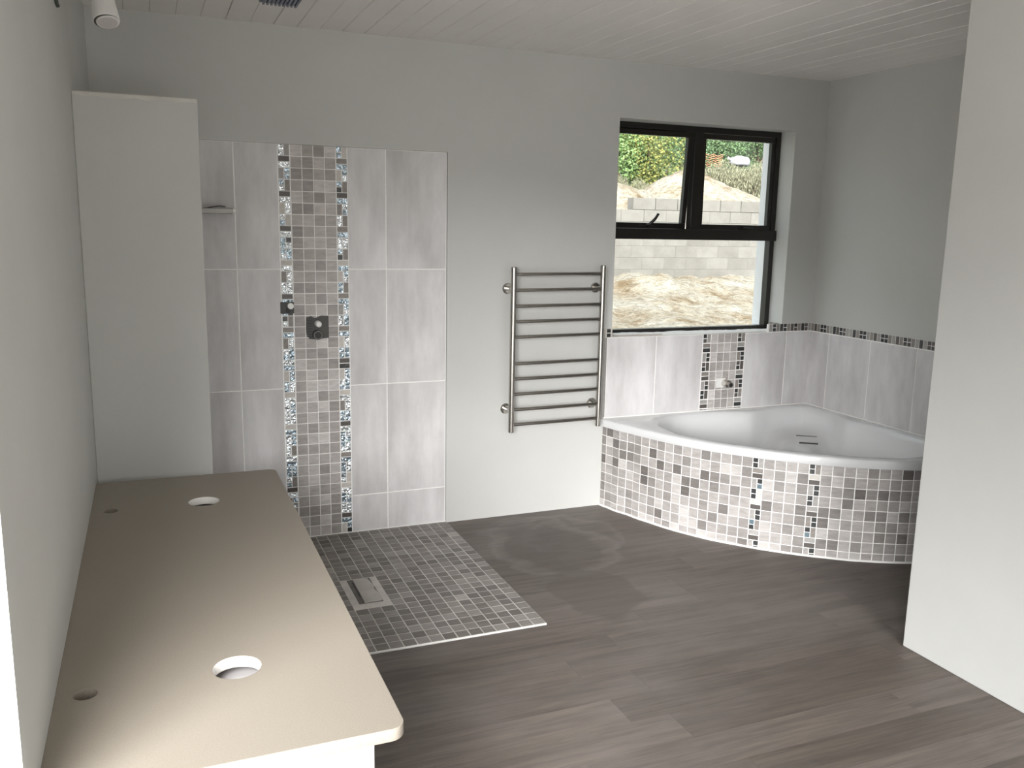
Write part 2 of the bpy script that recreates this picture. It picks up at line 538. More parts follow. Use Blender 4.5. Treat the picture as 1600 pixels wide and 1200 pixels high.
# rough plaster capping on top of the low wall
cap = MB()
n = 26
vs, fs = [], []
for i in range(n + 1):
    x = XL + 0.002 + (XP - XL - 0.004) * i / n
    dz = 0.016 + 0.010 * noise.noise((x * 17, 0.3, 0))
    vs += [(x, YP - 0.0012, ZP - dz), (x, YP - 0.0030, ZP - 0.002), (x, YP + 0.005, ZP + 0.002), (x, YP + 0.118, ZP + 0.002)]
for i in range(n):
    for k in range(3):
        a = i * 4 + k
        fs.append((a, a + 4, a + 5, a + 1))
link('plaster_cap', cap.add(vs, fs).mesh('plaster_cap', PLASTER_EDGE), wall_stub)

# floor: base slab and planks
fl = MB().box(XL - 0.25, XR + 0.25, YF - 0.2, D + 0.03, -0.2, -0.006)
floor = tag(link('floor', fl.mesh('floor', PLANK_GAP)), 'dark grey-brown vinyl plank floor', kind='structure')
SHX0, SHX1, SHY0, SHY1 = 0.215, 1.455, 3.085, D + 0.004
PW, PL = 0.152, 1.22
y = YF
row = 0
def clip_plank(x0, x1, y0, y1):
    """keeps the planks clear of the tiled shower floor"""
    if x1 <= SHX0 or x0 >= SHX1 or y1 <= SHY0:
        return [(x0, x1, y0, y1)]
    r = []
    if y0 < SHY0 - 0.02:
        r.append((x0, x1, y0, SHY0 - 0.006))
        y0 = SHY0 - 0.006
    if x0 < SHX0: r.append((x0, SHX0 - 0.001, y0, y1))
    if x1 > SHX1: r.append((SHX1 + 0.001, x1, y0, y1))
    return r
rp = random.Random(11)
while y < D:
    y1 = min(y + PW, D + 0.001)
    x = XL - rp.random() * PL
    while x < XR:
        x1 = min(x + PL, XR)
        x0 = max(x, XL)
        if x1 - x0 > 0.03:
            for (a, b, c, d) in clip_plank(x0, x1, y, y1):
                if b - a < 0.02 or d - c < 0.008: continue
                g = 0.0004
                me = MB().box(-(b - a) / 2 + g, (b - a) / 2 - g, -(d - c) / 2 + g, (d - c) / 2 - g, -0.006, 0.0).mesh('floor_plank', PLANK)
                link('floor_plank', me, floor, ((a + b) / 2, (c + d) / 2, 0))
        x += PL
    y += PW

# shower floor mosaic
sf = MB().box(SHX0, SHX1, SHY0, SHY1, -0.006, 0.0029)
shower_floor = link('shower_floor_grout', sf.mesh('shower_floor_grout', GROUT_FLOOR), floor)
edge = MB().box(SHX0, SHX1, SHY0 - 0.006, SHY0, -0.005, 0.0032)
link('edge_strip', edge.mesh('edge_strip', SILICONE), shower_floor)
DRX0, DRX1, DRY0, DRY1 = 0.765, 0.872, 3.525, 3.80
cells = []
nx = int((SHX1 - SHX0) / P) + 1
ny = int((SHY1 - SHY0) / P) + 1
for i in range(nx):
    for j in range(ny):
        x1 = SHX1 - i * P - 0.001; x0 = max(x1 - S1, SHX0)
        y0 = SHY0 + j * P + 0.001; y1 = min(y0 + S1, SHY1)
        if x1 - x0 < 0.008 or y1 - y0 < 0.008: continue
        if x1 > DRX0 and x0 < DRX1 and y1 > DRY0 and y0 < DRY1: continue
        # what the countertop hides from the photograph
        cx, cy = (x0 + x1) / 2, (y0 + y1) / 2
        cells.append((cx < 0.66, cx * cx + cy * cy, x0, x1, y0, y1))
cells.sort()
rest = MB()
for k, (hid, dd, x0, x1, y0, y1) in enumerate(cells):
    if k < 300:
        place('mosaic_tile', tile_mesh(x1 - x0, y1 - y0, 0.0035, MOSAIC_FLOOR, 0.0007), shower_floor,
              ((x0 + x1) / 2, (y0 + y1) / 2, random.uniform(-0.0004, 0.0004)), X_, Z_, Y_)
    else:
        rest.box(x0, x1, y0, y1, 0, 0.0035)
if rest.v:
    tag(link('mosaic_tiles_rest', rest.mesh('mosaic_tiles_rest', MOSAIC_FLOOR), shower_floor), kind='stuff')

# ceiling boards
ce = MB().box(XL - 0.25, XR + 0.25, YF - 0.2, D + T2, H + 0.012, H + 0.25)
ceiling = tag(link('ceiling', ce.mesh('ceiling', CEIL_GAP)), 'white tongue and groove board ceiling', kind='structure')
BP = 0.1075
x = 0.59 - BP * 8
while x < XR:
    a, b = max(x, XL - 0.02), min(x + BP, XR + 0.01)
    if b - a > 0.01:
        w = (b - a) / 2
        g, c = 0.0006, 0.0025
        ya, yb = YF, D + 0.003
        me = MB().add([(-w + g, ya, 0.012), (w - g, ya, 0.012), (w - g, ya, c), (w - g - c, ya, 0), (-w + g + c, ya, 0), (-w + g, ya, c),
                       (-w + g, yb, 0.012), (w - g, yb, 0.012), (w - g, yb, c), (w - g - c, yb, 0), (-w + g + c, yb, 0), (-w + g, yb, c)],
                      [(0, 1, 2, 3, 4, 5), (11, 10, 9, 8, 7, 6)] + [(i, (i + 1) % 6, 6 + (i + 1) % 6, 6 + i) for i in range(6)]).mesh('ceiling_board', CEIL)
        link('ceiling_board', me, ceiling, ((a + b) / 2, 0, H + random.uniform(-0.0012, 0.0012)))
    x += BP

# ------------------------------------------------------------------ shower wall tiles
sg = MB().box(PX0, PX1 - 0.002, D + TR + 0.0007, D + TR + 0.012, 0, PZ1 - 0.001)
shower_wall = link('shower_grout', sg.mesh('shower_grout', GROUT), wall_back)
yb = D + TR + 0.003
nF = Vector((0, -1, 0))
def wall_tile(parent, x0, x1, z0, z1, yback, th=0.004):
    g = 0.0029
    place('wall_tile', tile_mesh(x1 - x0 - 2 * g, z1 - z0 - 2 * g, th, WALL_TILE, 0.0008), parent,
          ((x0 + x1) / 2, yback, (z0 + z1) / 2), X_, nF, Z_)
zs = [0.004, 0.205, 0.803, 1.402, PZ1 - 0.002]
for a, b in ((PX0 + 0.002, 0.388), (0.388, 0.592), (0.9295, 1.125), (1.125, PX1 - 0.003)):
    for z0, z1 in zip(zs, zs[1:]):
        wall_tile(shower_wall, a, b, z0, z1, yb)
MX0 = 0.652
nrow = int((PZ1 - 0.003) / P) + 1
for r in range(nrow):
    zt = PZ1 - 0.002 - r * P
    zb_ = max(zt - S1, 0.003)
    if zt - zb_ < 0.008: continue
    for c in range(4):
        xc = MX0 + (c + 0.5) * 0.0552
        place('mosaic_tile', tile_mesh(0.0552 - SG, zt - zb_, 0.004, MOSAIC_WALL, 0.0007), shower_wall, (xc, yb, (zt + zb_) / 2), X_, nF, Z_)
    for xc in (0.6215, 0.9015):
        zc = zt - P / 2 + SG / 2
        glass_cell(shower_wall, lambda a, b: (Vector((xc + a, yb, zc + b)), X_, nF, Z_), (r + (0 if xc < 0.8 else 0)) % 3, PAL_SHOWER, 0.004,
                   clip=min(1.0, (zt) / P))
link('silicone_bead', MB().box(PX0, PX1, D + 0.0045, D + TR, 0.0, 0.008).mesh('silicone_bead', SILICONE), shower_wall)

# ------------------------------------------------------------------ bath splash tiles
TZ0, TZ1 = 0.530, 1.008
SX0 = 2.402
spg = MB().box(SX0 + 0.002, XR, D - 0.0078, D + 0.0, TZ0 - 0.04, TZ1)
spg.box(WX1 - 0.115, XR, D - 0.0078, D + 0.0, TZ1, TZ1 + P * 0.92)
splash_back = link('bath_grout', spg.mesh('bath_grout', GROUT), wall_back)
yb2 = D - 0.0045
for a, b in ((SX0 + 0.022, 2.755), (2.755, 3.082), (3.395, 3.712), (3.712, XR - 0.004)):
    wall_tile(splash_back, a, b, TZ0, TZ1, yb2, 0.005)
# thin grey edge strip up the left side of the tiles
link('edge_strip', MB().box(SX0, SX0 + 0.021, D - 0.0095, D, TZ0 - 0.03, TZ1).mesh('edge_strip', G_GREY), splash_back)
nrow = int((TZ1 - TZ0) / P) + 1
mx0 = 3.085
for r in range(nrow):
    zt = TZ1 - r * 0.0582
    zb_ = max(zt - 0.0582 + SG, TZ0)
    if zt - zb_ < 0.008: continue
    for c in range(4):
        xc = 3.1415 + (c + 0.5) * 0.0488
        place('mosaic_tile', tile_mesh(0.0488 - SG, zt - zb_, 0.005, MOSAIC_WALL, 0.0007), splash_back, (xc, yb2, (zt + zb_) / 2), X_, nF, Z_)
    for xc in (3.1125, 3.3665):
        zc = zt - P / 2 + SG / 2
        glass_cell(splash_back, lambda a, b: (Vector((xc + a, yb2, zc + b)), X_, nF, Z_), r % 3, PAL_SPLASH, 0.005, clip=min(1.0, (zt - TZ0) / P))
# border above the tiles, right of the window
def border(parent, start, direction, nrm, count, zc, first=0, pal=PAL_SPLASH):
    for k in range(count):
        base = start + direction * (P * (k + 0.5))
        glass_cell(parent, lambda a, b: (base + Vector((0, 0, zc)) + direction * b + Z_ * a * 0.9, Z_ * 0.9, nrm, direction), (k + first) % 3, pal, 0.005)
def border_x(parent, x_end, count, zc):
    # cells run along -x from the corner
    for k in range(count):
        bx = x_end - P * (k + 0.5)
        kind = k % 3
        q = (S2 + SG) / 2
        if kind == 0: pcs = [(-q, q, S2, S2, 's'), (-q, -q, S2, S2, 's'), (q, 0, S2, S1, 't')]
        elif kind == 1: pcs = [(-q, 0, S2, S1, 'b'), (q, 0, S2, S1, 'c')]
        else: pcs = [(-q, 0, S2, S1, 't'), (q, q, S2, S2, 's'), (q, -q, S2, S2, 's')]
        for a, b, w, h, kd in pcs:
            m = random.choices(*PAL_SPLASH[kd])[0]
            place('glass_tile', tile_mesh(w, h * 0.9, 0.005, m, 0.0008), parent, (bx + a, yb2, zc + b * 0.9), X_, nF, Z_)
BZ = TZ1 + 0.002 + P * 0.45
border_x(splash_back, XR - 0.004, 6, BZ)
# stray bits of border at the left end of the sill
bl = MB().box(SX0 + 0.004, WX0, D - 0.0078, D, TZ1, TZ1 + P * 0.95)
link('border_grout', bl.mesh('border_grout', G_BEIGE), splash_back)
for z in (TZ1 + 0.014, TZ1 + 0.040):
    place('glass_tile', tile_mesh(S2, S2 * 0.85, 0.005, G_DARK, 0.0008), splash_back, (SX0 + 0.030, yb2, z), X_, nF, Z_)

# right wall tiles
RY0 = 2.85
rg = MB().box(XR - 0.0078, XR, RY0, D, TZ0 - 0.04, TZ1 + P * 0.92)
splash_right = link('bath_grout', rg.mesh('bath_grout', GROUT), wall_right)
nR = Vector((-1, 0, 0))
uR = Vector((0, -1, 0))
ys = [D - 0.004, 4.243, 3.900, 3.559, 3.218, RY0 + 0.02]
for a, b in zip(ys, ys[1:]):
    g = 0.0029
    place('wall_tile', tile_mesh(a - b - 2 * g, TZ1 - TZ0 - 2 * g, 0.005, WALL_TILE, 0.0008), splash_right,
          (XR - 0.0045, (a + b) / 2, (TZ0 + TZ1) / 2), uR, nR, Z_)
for k in range(26):
    by = D - 0.012 - P * (k + 0.5)
    kind = (k + 1) % 3
    q = (S2 + SG) / 2
    if kind == 0: pcs = [(-q, q, S2, S2, 's'), (-q, -q, S2, S2, 's'), (q, 0, S2, S1, 't')]
    elif kind == 1: pcs = [(-q, 0, S2, S1, 'b'), (q, 0, S2, S1, 'c')]
    else: pcs = [(-q, 0, S2, S1, 't'), (q, q, S2, S2, 's'), (q, -q, S2, S2, 's')]
    for a, b, w, h, kd in pcs:
        m = random.choices(*PAL_SPLASH[kd])[0]
        place('glass_tile', tile_mesh(w, h * 0.9, 0.005, m, 0.0008), splash_right, (XR - 0.0045, by - a, BZ + b * 0.9), uR, nR, Z_)

# ------------------------------------------------------------------ window
win = bpy.data.objects.new('window_1', None)
COL.objects.link(win)
win.location = ((WX0 + WX1) / 2, D + 0.15, WZ0)
tag(win, 'dark bronze framed window over the bath', kind='structure')
FY0, FY1 = D + 0.130, D + 0.180
fm = MB()
fm.box(WX0, WX1, FY0, FY1, WZ1 - 0.034, WZ1)
fm.box(WX0, WX0 + 0.034, FY0, FY1, WZ0, WZ1 - 0.034)
fm.box(WX1 - 0.034, WX1, FY0, FY1, WZ0, WZ1 - 0.034)
fm.box(WX0 + 0.034, WX1 - 0.034, FY0, FY1, WZ0, WZ0 + 0.024)
part('window_frame', fm, FRAME, win, bevel=0.002)
part('transom', MB().box(WX0 + 0.004, WX1 + 0.000, FY0 - 0.018, FY1, 1.572, 1.636), FRAME, win, bevel=0.003)
MUX0, MUX1 = 3.040, 3.100
part('mullion', MB().box(MUX0, MUX1, FY0 - 0.004, FY1, 1.622, WZ1 - 0.034), FRAME, win, bevel=0.002)
part('fixed_pane', MB().box(WX0 + 0.02, WX1 - 0.02, FY0 + 0.022, FY0 + 0.026, WZ0 + 0.015, 1.58), GLASS, win)
def sash(x0, x1, z0, z1, ang):
    e = MB()
    w = 0.031
    yy0, yy1 = 0.004, 0.034
    e.box(x0, x1, yy0, yy1, -w, 0)
    e.box(x0, x1, yy0, yy1, z0 - z1, z0 - z1 + w + 0.010)
    e.box(x0, x0 + w, yy0, yy1, z0 - z1 + w + 0.010, -w)
    e.box(x1 - w, x1, yy0, yy1, z0 - z1 + w + 0.010, -w)
    me = e.mesh('sash', FRAME)
    o = link('sash', me, win)
    o.location = Vector((0, FY0 + 0.004, z1)) - Vector(win.location)
    o.location.x = -win.location.x
    o.rotation_euler = (math.radians(ang), 0, 0)
    bv = o.modifiers.new('bevel', 'BEVEL'); bv.width = 0.002; bv.segments = 2
    link('pane', MB().box(x0 + w - 0.005, x1 - w + 0.005, 0.018, 0.022, z0 - z1 + w, -w + 0.005).mesh('pane', GLASS), o)
    return o
s1 = sash(WX0 + 0.036, 3.033, 1.626, WZ1 - 0.036, 3.8)
s2 = sash(MUX1 - 0.002, WX1 - 0.030, 1.626, WZ1 - 0.036, 0.0)
# handles (sash-local coordinates: z is measured down from the hinge)
zb_ = 1.626 - (WZ1 - 0.036)
hb = MB().box(2.70, 2.80, -0.012, 0.004, zb_ + 0.008, zb_ + 0.026)
link('handle_plate', hb.mesh('handle_plate', FRAME), s1)
hb = MB().tube([(2.745, -0.012, zb_ + 0.022), (2.765, -0.022, zb_ + 0.035), (2.795, -0.03, zb_ + 0.066), (2.815, -0.032, zb_ + 0.098)], [0.008, 0.0095, 0.009, 0.008], 10)
link('handle', hb.mesh('handle', FRAME, True), s1)
hb = MB().box(3.38, 3.47, -0.012, 0.004, zb_ + 0.006, zb_ + 0.026)
hb.tube([(3.42, -0.02, zb_ + 0.022), (3.50, -0.024, zb_ + 0.016)], [0.008, 0.006], 10)
link('handle', hb.mesh('handle', FRAME), s2)
part('window_sill', MB().box(WX0, WX1, D - 0.004, FY0 + 0.02, WZ0 - 0.012, WZ0 - 0.002), PLASTER_EDGE, win)
# border tiles returning into the right reveal
for k in range(2):
    for zz in (BZ - 0.012, BZ + 0.012):
        place('glass_tile', tile_mesh(S1, S2 * 0.9, 0.005, random.choice([G_DARK, G_TAUPE, G_GREY, G_BEIGE]), 0.0008), win, (WX1 - 0.0005, D + 0.03 + k * P, zz), uR, nR, Z_)

# ragged strips of masking paper on the sill
def ragged(name, x0, x1, y0, y1, z, mat, label, cat, seed, lift=0.012):
    r = random.Random(seed)
    n = 22
    vs, fs = [], []
    for i in range(n + 1):
        x = x0 + (x1 - x0) * i / n
        ya = y0 + r.uniform(-0.002, 0.006)
        yb_ = y1 + r.uniform(-0.012, 0.008)
        h = lift * (0.35 + 0.65 * abs(noise.noise((x * 6, seed, 0.2))))
        vs += [(x, ya, z), (x, (ya + yb_) / 2, z + h), (x, yb_, z + h * 1.5)]
    for i in range(n):
        for k in range(2):
            a = i * 3 + k
            fs.append((a, a + 3, a + 4, a + 1))
    o = thing(name, ((x0 + x1) / 2, (y0 + y1) / 2, z), label, cat)
    me = part('sheet', MB().add(vs, fs), mat, o)
    so = me.modifiers.new('solid', 'SOLIDIFY'); so.thickness = 0.0012
ragged('masking_paper', 2.50, 3.16, D + 0.006, D + 0.115, WZ0 - 0.0005, PAPER, 'crumpled white masking paper on the left half of the window sill', 'paper', 3, 0.010)
ragged('masking_paper', 3.12, 3.64, D + 0.004, D + 0.110, WZ0 - 0.0005, PAPER, 'crumpled white masking paper on the right half of the window sill', 'paper', 5, 0.007)
ragged('cardboard_strip', 2.475, 2.80, D - 0.003, D + 0.016, WZ0 + 0.003, CARD, 'thin brown cardboard strip at the left front edge of the sill', 'cardboard', 8, 0.005)

# left opening: sliding door frame
dw = bpy.data.objects.new('door_1', None)
COL.objects.link(dw)
dw.location = (XL - 0.2, (DY0 + DY1) / 2, 0)
tag(dw, 'open dark framed glass door in the left wall beside the viewer', kind='structure')
df = MB()
df.box(XL - 0.235, XL - 0.185, DY0, DY1, DZ1 - 0.04, DZ1)
df.box(XL - 0.235, XL - 0.185, DY0, DY0 + 0.04, 0, DZ1 - 0.04)
df.box(XL - 0.235, XL - 0.185, DY1 - 0.02, DY1, 0, DZ1 - 0.04)
df.box(XL - 0.235, XL - 0.185, DY0 + 0.04, DY1 - 0.02, -0.006, 0.02)
part('door_frame', df, FRAME, dw, bevel=0.002)

dw2 = bpy.data.objects.new('added_doorway', None)  # frame of the added opening that brightens the surfaces facing the viewer
COL.objects.link(dw2)
dw2.location = ((QX0 + QX1) / 2, YF - 0.2, 0)
tag(dw2, 'unseen doorway added in the wall behind the viewer for frontal light', kind='structure')
df = MB()
df.box(QX0, QX1, YF - 0.225, YF - 0.175, QZ1 - 0.04, QZ1)
df.box(QX0, QX0 + 0.04, YF - 0.225, YF - 0.175, 0, QZ1 - 0.04)
df.box(QX1 - 0.04, QX1, YF - 0.225, YF - 0.175, 0, QZ1 - 0.04)
df.box(QX0 + 0.04, QX1 - 0.04, YF - 0.225, YF - 0.175, -0.006, 0.02)
part('door_frame', df, FRAME, dw2, bevel=0.002)

# unseen pale paving added outside the doors to bounce light onto the ceiling
tp = MB().box(-5.0, XL - 0.25, -9.0, 6.5, -0.3, -0.03)
tp.box(XL - 0.25, 5.0, -9.0, YF - 0.25, -0.3, -0.03)
bounce_paving = tag(link('bounce_paving', tp.mesh('bounce_paving', MORTAR)), 'unseen pale paving added outside the doors to bounce light indoors', kind='structure')
BOUNCE_PAVER = plain('bounce_paver', (0.82, 0.80, 0.765), 0.7, var=0.06, vscale=3)  # kept pale so the added slabs reflect more light indoors
pme = MB().box(-0.447, 0.447, -0.447, 0.447, -0.02, 0.0).mesh('bounce_slab', BOUNCE_PAVER)
for i in range(5):
    for j in range(17):
        link('bounce_slab', pme, bounce_paving, (XL - 0.25 - 0.46 - 0.9 * i, -8.5 + 0.9 * j, -0.012))
for i in range(5):
    for j in range(6):
        link('bounce_slab', pme, bounce_paving, (XL - 0.25 + 0.46 + 0.9 * i, YF - 0.25 - 0.46 - 0.9 * j, -0.012))

# ------------------------------------------------------------------ corner bath
bath = thing('corner_bath', (XR - 0.6, D - 0.6, 0), 'white corner bath with a curved mosaic tiled front panel under the window', 'bathtub')
RT = [(0, 1.488), (4, 1.468), (10, 1.438), (17, 1.424), (29, 1.413), (38, 1.401), (46, 1.399), (54, 1.402), (61, 1.413), (73, 1.424), (80, 1.438), (86, 1.468), (90, 1.488)]
def rad(th):
    th = max(0, min(90, th))
    # smooth interpolation (Catmull-Rom)
    for i in range(len(RT) - 1):
        if RT[i][0] <= th <= RT[i + 1][0]:
            t = (th - RT[i][0]) / (RT[i + 1][0] - RT[i][0])
            p0 = RT[max(i - 1, 0)][1]; p1 = RT[i][1]; p2 = RT[i + 1][1]; p3 = RT[min(i + 2, len(RT) - 1)][1]
            return p1 + (p2 - p1) * (3 * t * t - 2 * t ** 3)
    return RT[-1][1]
CX, CY = XR, D
def arc(th, off=0.0):
    a = math.radians(th)
    r = rad(th) + off
    return Vector((CX - r * math.cos(a), CY - r * math.sin(a), 0))
ZR0, ZR1 = 0.487, 0.532
# front panel (grout bed)
fp = MB()
vs, fs = [], []
N = 90
for i in range(N + 1):
    th = 90 * i / N
    for off, z in ((0, 0), (0, ZR0 + 0.004), (-0.05, ZR0 + 0.004), (-0.05, 0)):
        p = arc(th, off); vs.append((p.x, p.y, z))
for i in range(N):
    for k in range(4):
        a, b = i * 4 + k, i * 4 + (k + 1) % 4
        fs.append((a, a + 4, b + 4, b))
front = part('front_panel', fp.add(vs, fs), GROUT, bath)
# white silicone line along the floor
sl = MB()
vs, fs = [], []
for i in range(N + 1):
    th = 90 * i / N
    for off, z in ((0.0, 0.0), (0.011, 0.0), (0.007, 0.007), (0.0, 0.009)):
        p = arc(th, off); vs.append((p.x, p.y, z))
for i in range(N):
    for k in range(4):
        a, b = i * 4 + k, i * 4 + (k + 1) % 4
        fs.append((a, a + 4, b + 4, b))
part('silicone_bead', sl.add(vs, fs), SILICONE, front)
# arc-length table
tab = [0.0]
STEP = 0.25
for i in range(int(90 / STEP)):
    tab.append(tab[-1] + (arc((i + 1) * STEP) - arc(i * STEP)).length)
def th_at(s):
    s = max(0, min(tab[-1], s))
    lo = 0
    while lo < len(tab) - 2 and tab[lo + 1] < s: lo += 1
    return (lo + (s - tab[lo]) / (tab[lo + 1] - tab[lo])) * STEP
def s_of(th): return tab[int(th / STEP)]
def arc_frame(s, off):
    th = th_at(s)
    p = arc(th, off)
    t = (arc(min(90, th + 0.6)) - arc(max(0, th - 0.6))).normalized()
    n = Vector((t.y, -t.x, 0))
    if n.dot(Vector((CX, CY, 0)) - p) > 0: n = -n
    return p, t, n
sb1 = s_of(40.25)
cols = []
k = 0
c = sb1
while c + P / 2 < tab[-1]:
    cols.append(c); c += P
c = sb1 - P
while c - P / 2 > -0.03:
    cols.append(c); c -= P
bands = (sb1, sb1 + 5 * P)
mos = []
for c in cols:
    isb = any(abs(c - b) < 1e-4 for b in bands)
    for r in range(9):
        zt = ZR0 - 0.002 - r * P
        h = min(S1, zt - 0.004)
        if h < 0.008: continue
        zc = zt - S1 / 2
        if isb:
            def fr(a, b):
                p, t, n = arc_frame(c + a, -0.0032)
                return p + Vector((0, 0, zc + b)), t, n, Z_
            glass_cell(front, fr, (r + (0 if c < sb1 + 0.01 else 0)) % 3, PAL_TUB, 0.0055, clip=min(1.0, (zt + SG / 2) / P))
        else:
            p, t, n = arc_frame(c, -0.0034)
            w = S1 - 0.0006
            if c < P / 2:
                w = c + P / 2 - 0.004
                p, t, n = arc_frame(w / 2 + 0.002, -0.0034)
            if w < 0.008: continue
            mos.append((p.to_2d().length, p + Vector((0, 0, zt - h / 2)), t, n, w, h))
def hidden(p):   # behind the partition as seen in the photograph
    return p.x / max(p.y, 0.01) > 2.80 / 2.41
mos.sort(key=lambda q: (hidden(q[1]), q[0]))
rest = MB()
for k, (d_, p, t, n, w, h) in enumerate(mos):
    if k < 300:
        place('mosaic_tile', tile_mesh(w, h, 0.0055, MOSAIC, 0.0008), front, p + n * random.uniform(-0.0003, 0.0003), t, n, Z_)
    else:
        a, b = t * (w / 2), Vector((0, 0, h / 2))
        q = p + n * 0.0055
        rest.add([q - a - b, q + a - b, q + a + b, q - a + b, p - a - b, p + a - b, p + a + b, p - a + b],
                 [(0, 1, 2, 3), (4, 5, 1, 0), (5, 6, 2, 1), (6, 7, 3, 2), (7, 4, 0, 3)])
if rest.v:
    rest_o = part('mosaic_tiles_rest', rest, MOSAIC, front)
    rest_o.location = (0, 0, 0)
    tag(rest_o, kind='stuff')

# the acrylic shell
NB = 180
cB = Vector((3.27, 3.785))
W0 = 0.0065
outer_poly = [Vector((XR - W0, D - W0 - 0.003))]
outer_poly += [Vector((CX - (rad(0) + 0.022), D - W0 - 0.003))]
for i in range(1, 90):
    p = arc(i, 0.022); outer_poly.append(Vector((min(p.x, XR - W0), min(p.y, D - W0 - 0.003))))
outer_poly += [Vector((XR - W0, CY - (rad(90) + 0.022)))]
inner_ctrl = [(0.075, 0.080), (0.16, 0.050), (0.30, 0.046), (0.42, 0.078), (0.52, 0.100), (0.64, 0.072), (0.78, 0.046), (0.95, 0.044), (1.08, 0.070), (1.19, 0.14), (1.262, 0.235), (1.285, 0.33)]
ip = [(a, b) for a, b in inner_ctrl]
for th in range(21, 70, 4):
    rr = rad(th) - 0.048
    ip.append((rr * math.cos(math.radians(th)), rr * math.sin(math.radians(th))))
ip += [(b, a) for a, b in reversed(inner_ctrl[1:])]
inner_poly = [Vector((CX - a, CY - b)) for a, b in ip]
# smooth closed curve through the control points
def cr_closed(pts, m=10):
    out = []
    n = len(pts)
    for i in range(n):
        p0, p1, p2, p3 = pts[i - 1], pts[i], pts[(i + 1) % n], pts[(i + 2) % n]
        for k in range(m):
            t = k / m
            out.append(0.5 * ((2 * p1) + (p2 - p0) * t + (2 * p0 - 5 * p1 + 4 * p2 - p3) * t * t + (3 * p1 - p0 - 3 * p2 + p3) * t ** 3))
    return out
inner_s = cr_closed(inner_poly)
def hit(poly, ang):
    d = Vector((math.cos(ang), math.sin(ang)))
    best = 0
    for i in range(len(poly)):
        a, b = poly[i] - cB, poly[(i + 1) % len(poly)] - cB
        e = b - a
        den = d.x * e.y - d.y * e.x
        if abs(den) < 1e-12: continue
        t = (a.x * e.y - a.y * e.x) / den
        u = (a.x * d.y - a.y * d.x) / den
        if -1e-6 <= u <= 1 + 1e-6 and t > best: best = t
    return best
vs, rings = [], []
special = [math.atan2(p.y - cB.y, p.x - cB.x) % (2 * math.pi) for p in (outer_poly[0], outer_poly[1], outer_poly[-1])]
angs = sorted([2 * math.pi * i / NB for i in range(NB)] + special)
A_ = len(angs)
def ring(fn):
    o = len(vs)
    for a in angs:
        vs.append(fn(a))
    rings.append(o)
dat = {a: (hit(outer_poly, a), hit(inner_s, a)) for a in angs}
cdir = math.atan2(D - cB.y, XR - cB.x)
def seat_w(a):
    d = (a - cdir + math.pi) % (2 * math.pi) - math.pi
    return math.exp(-(d / 0.42) ** 4)
def at(a, r, z): return (cB.x + r * math.cos(a), cB.y + r * math.sin(a), z)
ring(lambda a: at(a, dat[a][0] - 0.03, ZR0 - 0.0))
ring(lambda a: at(a, dat[a][0] - 0.002, ZR0))
ring(lambda a: at(a, dat[a][0], ZR0 + 0.003))
ring(lambda a: at(a, dat[a][0], ZR1 - 0.010))
ring(lambda a: at(a, dat[a][0] - 0.003, ZR1 - 0.004))
ring(lambda a: at(a, dat[a][0] - 0.009, ZR1))
ring(lambda a: at(a, dat[a][1] + 0.010, ZR1))
prof = [(1.0, 0.528, 1.0, 0.528), (0.985, 0.518, 0.985, 0.518), (0.965, 0.49, 0.97, 0.49), (0.945, 0.45, 0.955, 0.455), (0.92, 0.40, 0.935, 0.425), (0.89, 0.34, 0.90, 0.405),
        (0.86, 0.285, 0.85, 0.395), (0.82, 0.225, 0.76, 0.388), (0.77, 0.18, 0.64, 0.383), (0.70, 0.15, 0.54, 0.374), (0.62, 0.135, 0.49, 0.35), (0.52, 0.128, 0.44, 0.27), (0.42, 0.125, 0.38, 0.17), (0.30, 0.122, 0.30, 0.13), (0.15, 0.12, 0.15, 0.12)]
for s, z, s2_, z2 in prof:
    def fn(a):
        w = seat_w(a)
        return at(a, dat[a][1] * (s + (s2_ - s) * w), z + (z2 - z) * w)
    ring(fn)
fs = []
for i in range(len(rings) - 1):
    for k in range(A_):
        k2 = (k + 1) % A_
        fs.append((rings[i] + k, rings[i] + k2, rings[i + 1] + k2, rings[i + 1] + k))
vs.append((cB.x, cB.y, 0.12))
for k in range(A_):
    fs.append((rings[-1] + k, rings[-1] + (k + 1) % A_, len(vs) - 1))
shell = part('bath_shell', MB().add(vs, fs), ACRYLIC, bath)
shade_auto(shell.data, 50)
for (ax, ay), (bx, by) in (((3.655, 4.190), (3.755, 4.120)), ((3.560, 4.050), (3.650, 3.990))):
    dxy = Vector((bx - ax, by - ay, 0)); t = dxy.normalized(); nn = Vector((-t.y, t.x, 0)) * 0.0028
    mid = [Vector((ax, ay, 0)), Vector((bx, by, 0))]
    g = MB()
    z0 = 0.378; z1 = 0.3905 if ay > 4.1 else 0.3865
    g.add([mid[0] - nn + Z_ * z0, mid[1] - nn + Z_ * z0, mid[1] + nn + Z_ * z0, mid[0] + nn + Z_ * z0,
           mid[0] - nn + Z_ * z1, mid[1] - nn + Z_ * z1, mid[1] + nn + Z_ * z1, mid[0] + nn + Z_ * z1],
          [(0, 3, 2, 1), (4, 5, 6, 7), (0, 1, 5, 4), (1, 2, 6, 5), (2, 3, 7, 6), (3, 0, 4, 7)])
    part('seat_slot', g, DARK_METAL, shell)
part('drain', MB().tube([(cB.x, cB.y, 0.119), (cB.x, cB.y, 0.124)], 0.03, 24), CHROME, shell)
# silicone along the walls
sb = MB()
sb.box(SX0 + 0.01, XR - 0.005, D - 0.0125, D - 0.004, ZR1 - 0.006, ZR1 + 0.006)
sb.box(XR - 0.0125, XR - 0.004, CY - 1.49, D - 0.012, ZR1 - 0.006, ZR1 + 0.006)
part('wall_bead', sb, SILICONE, bath)

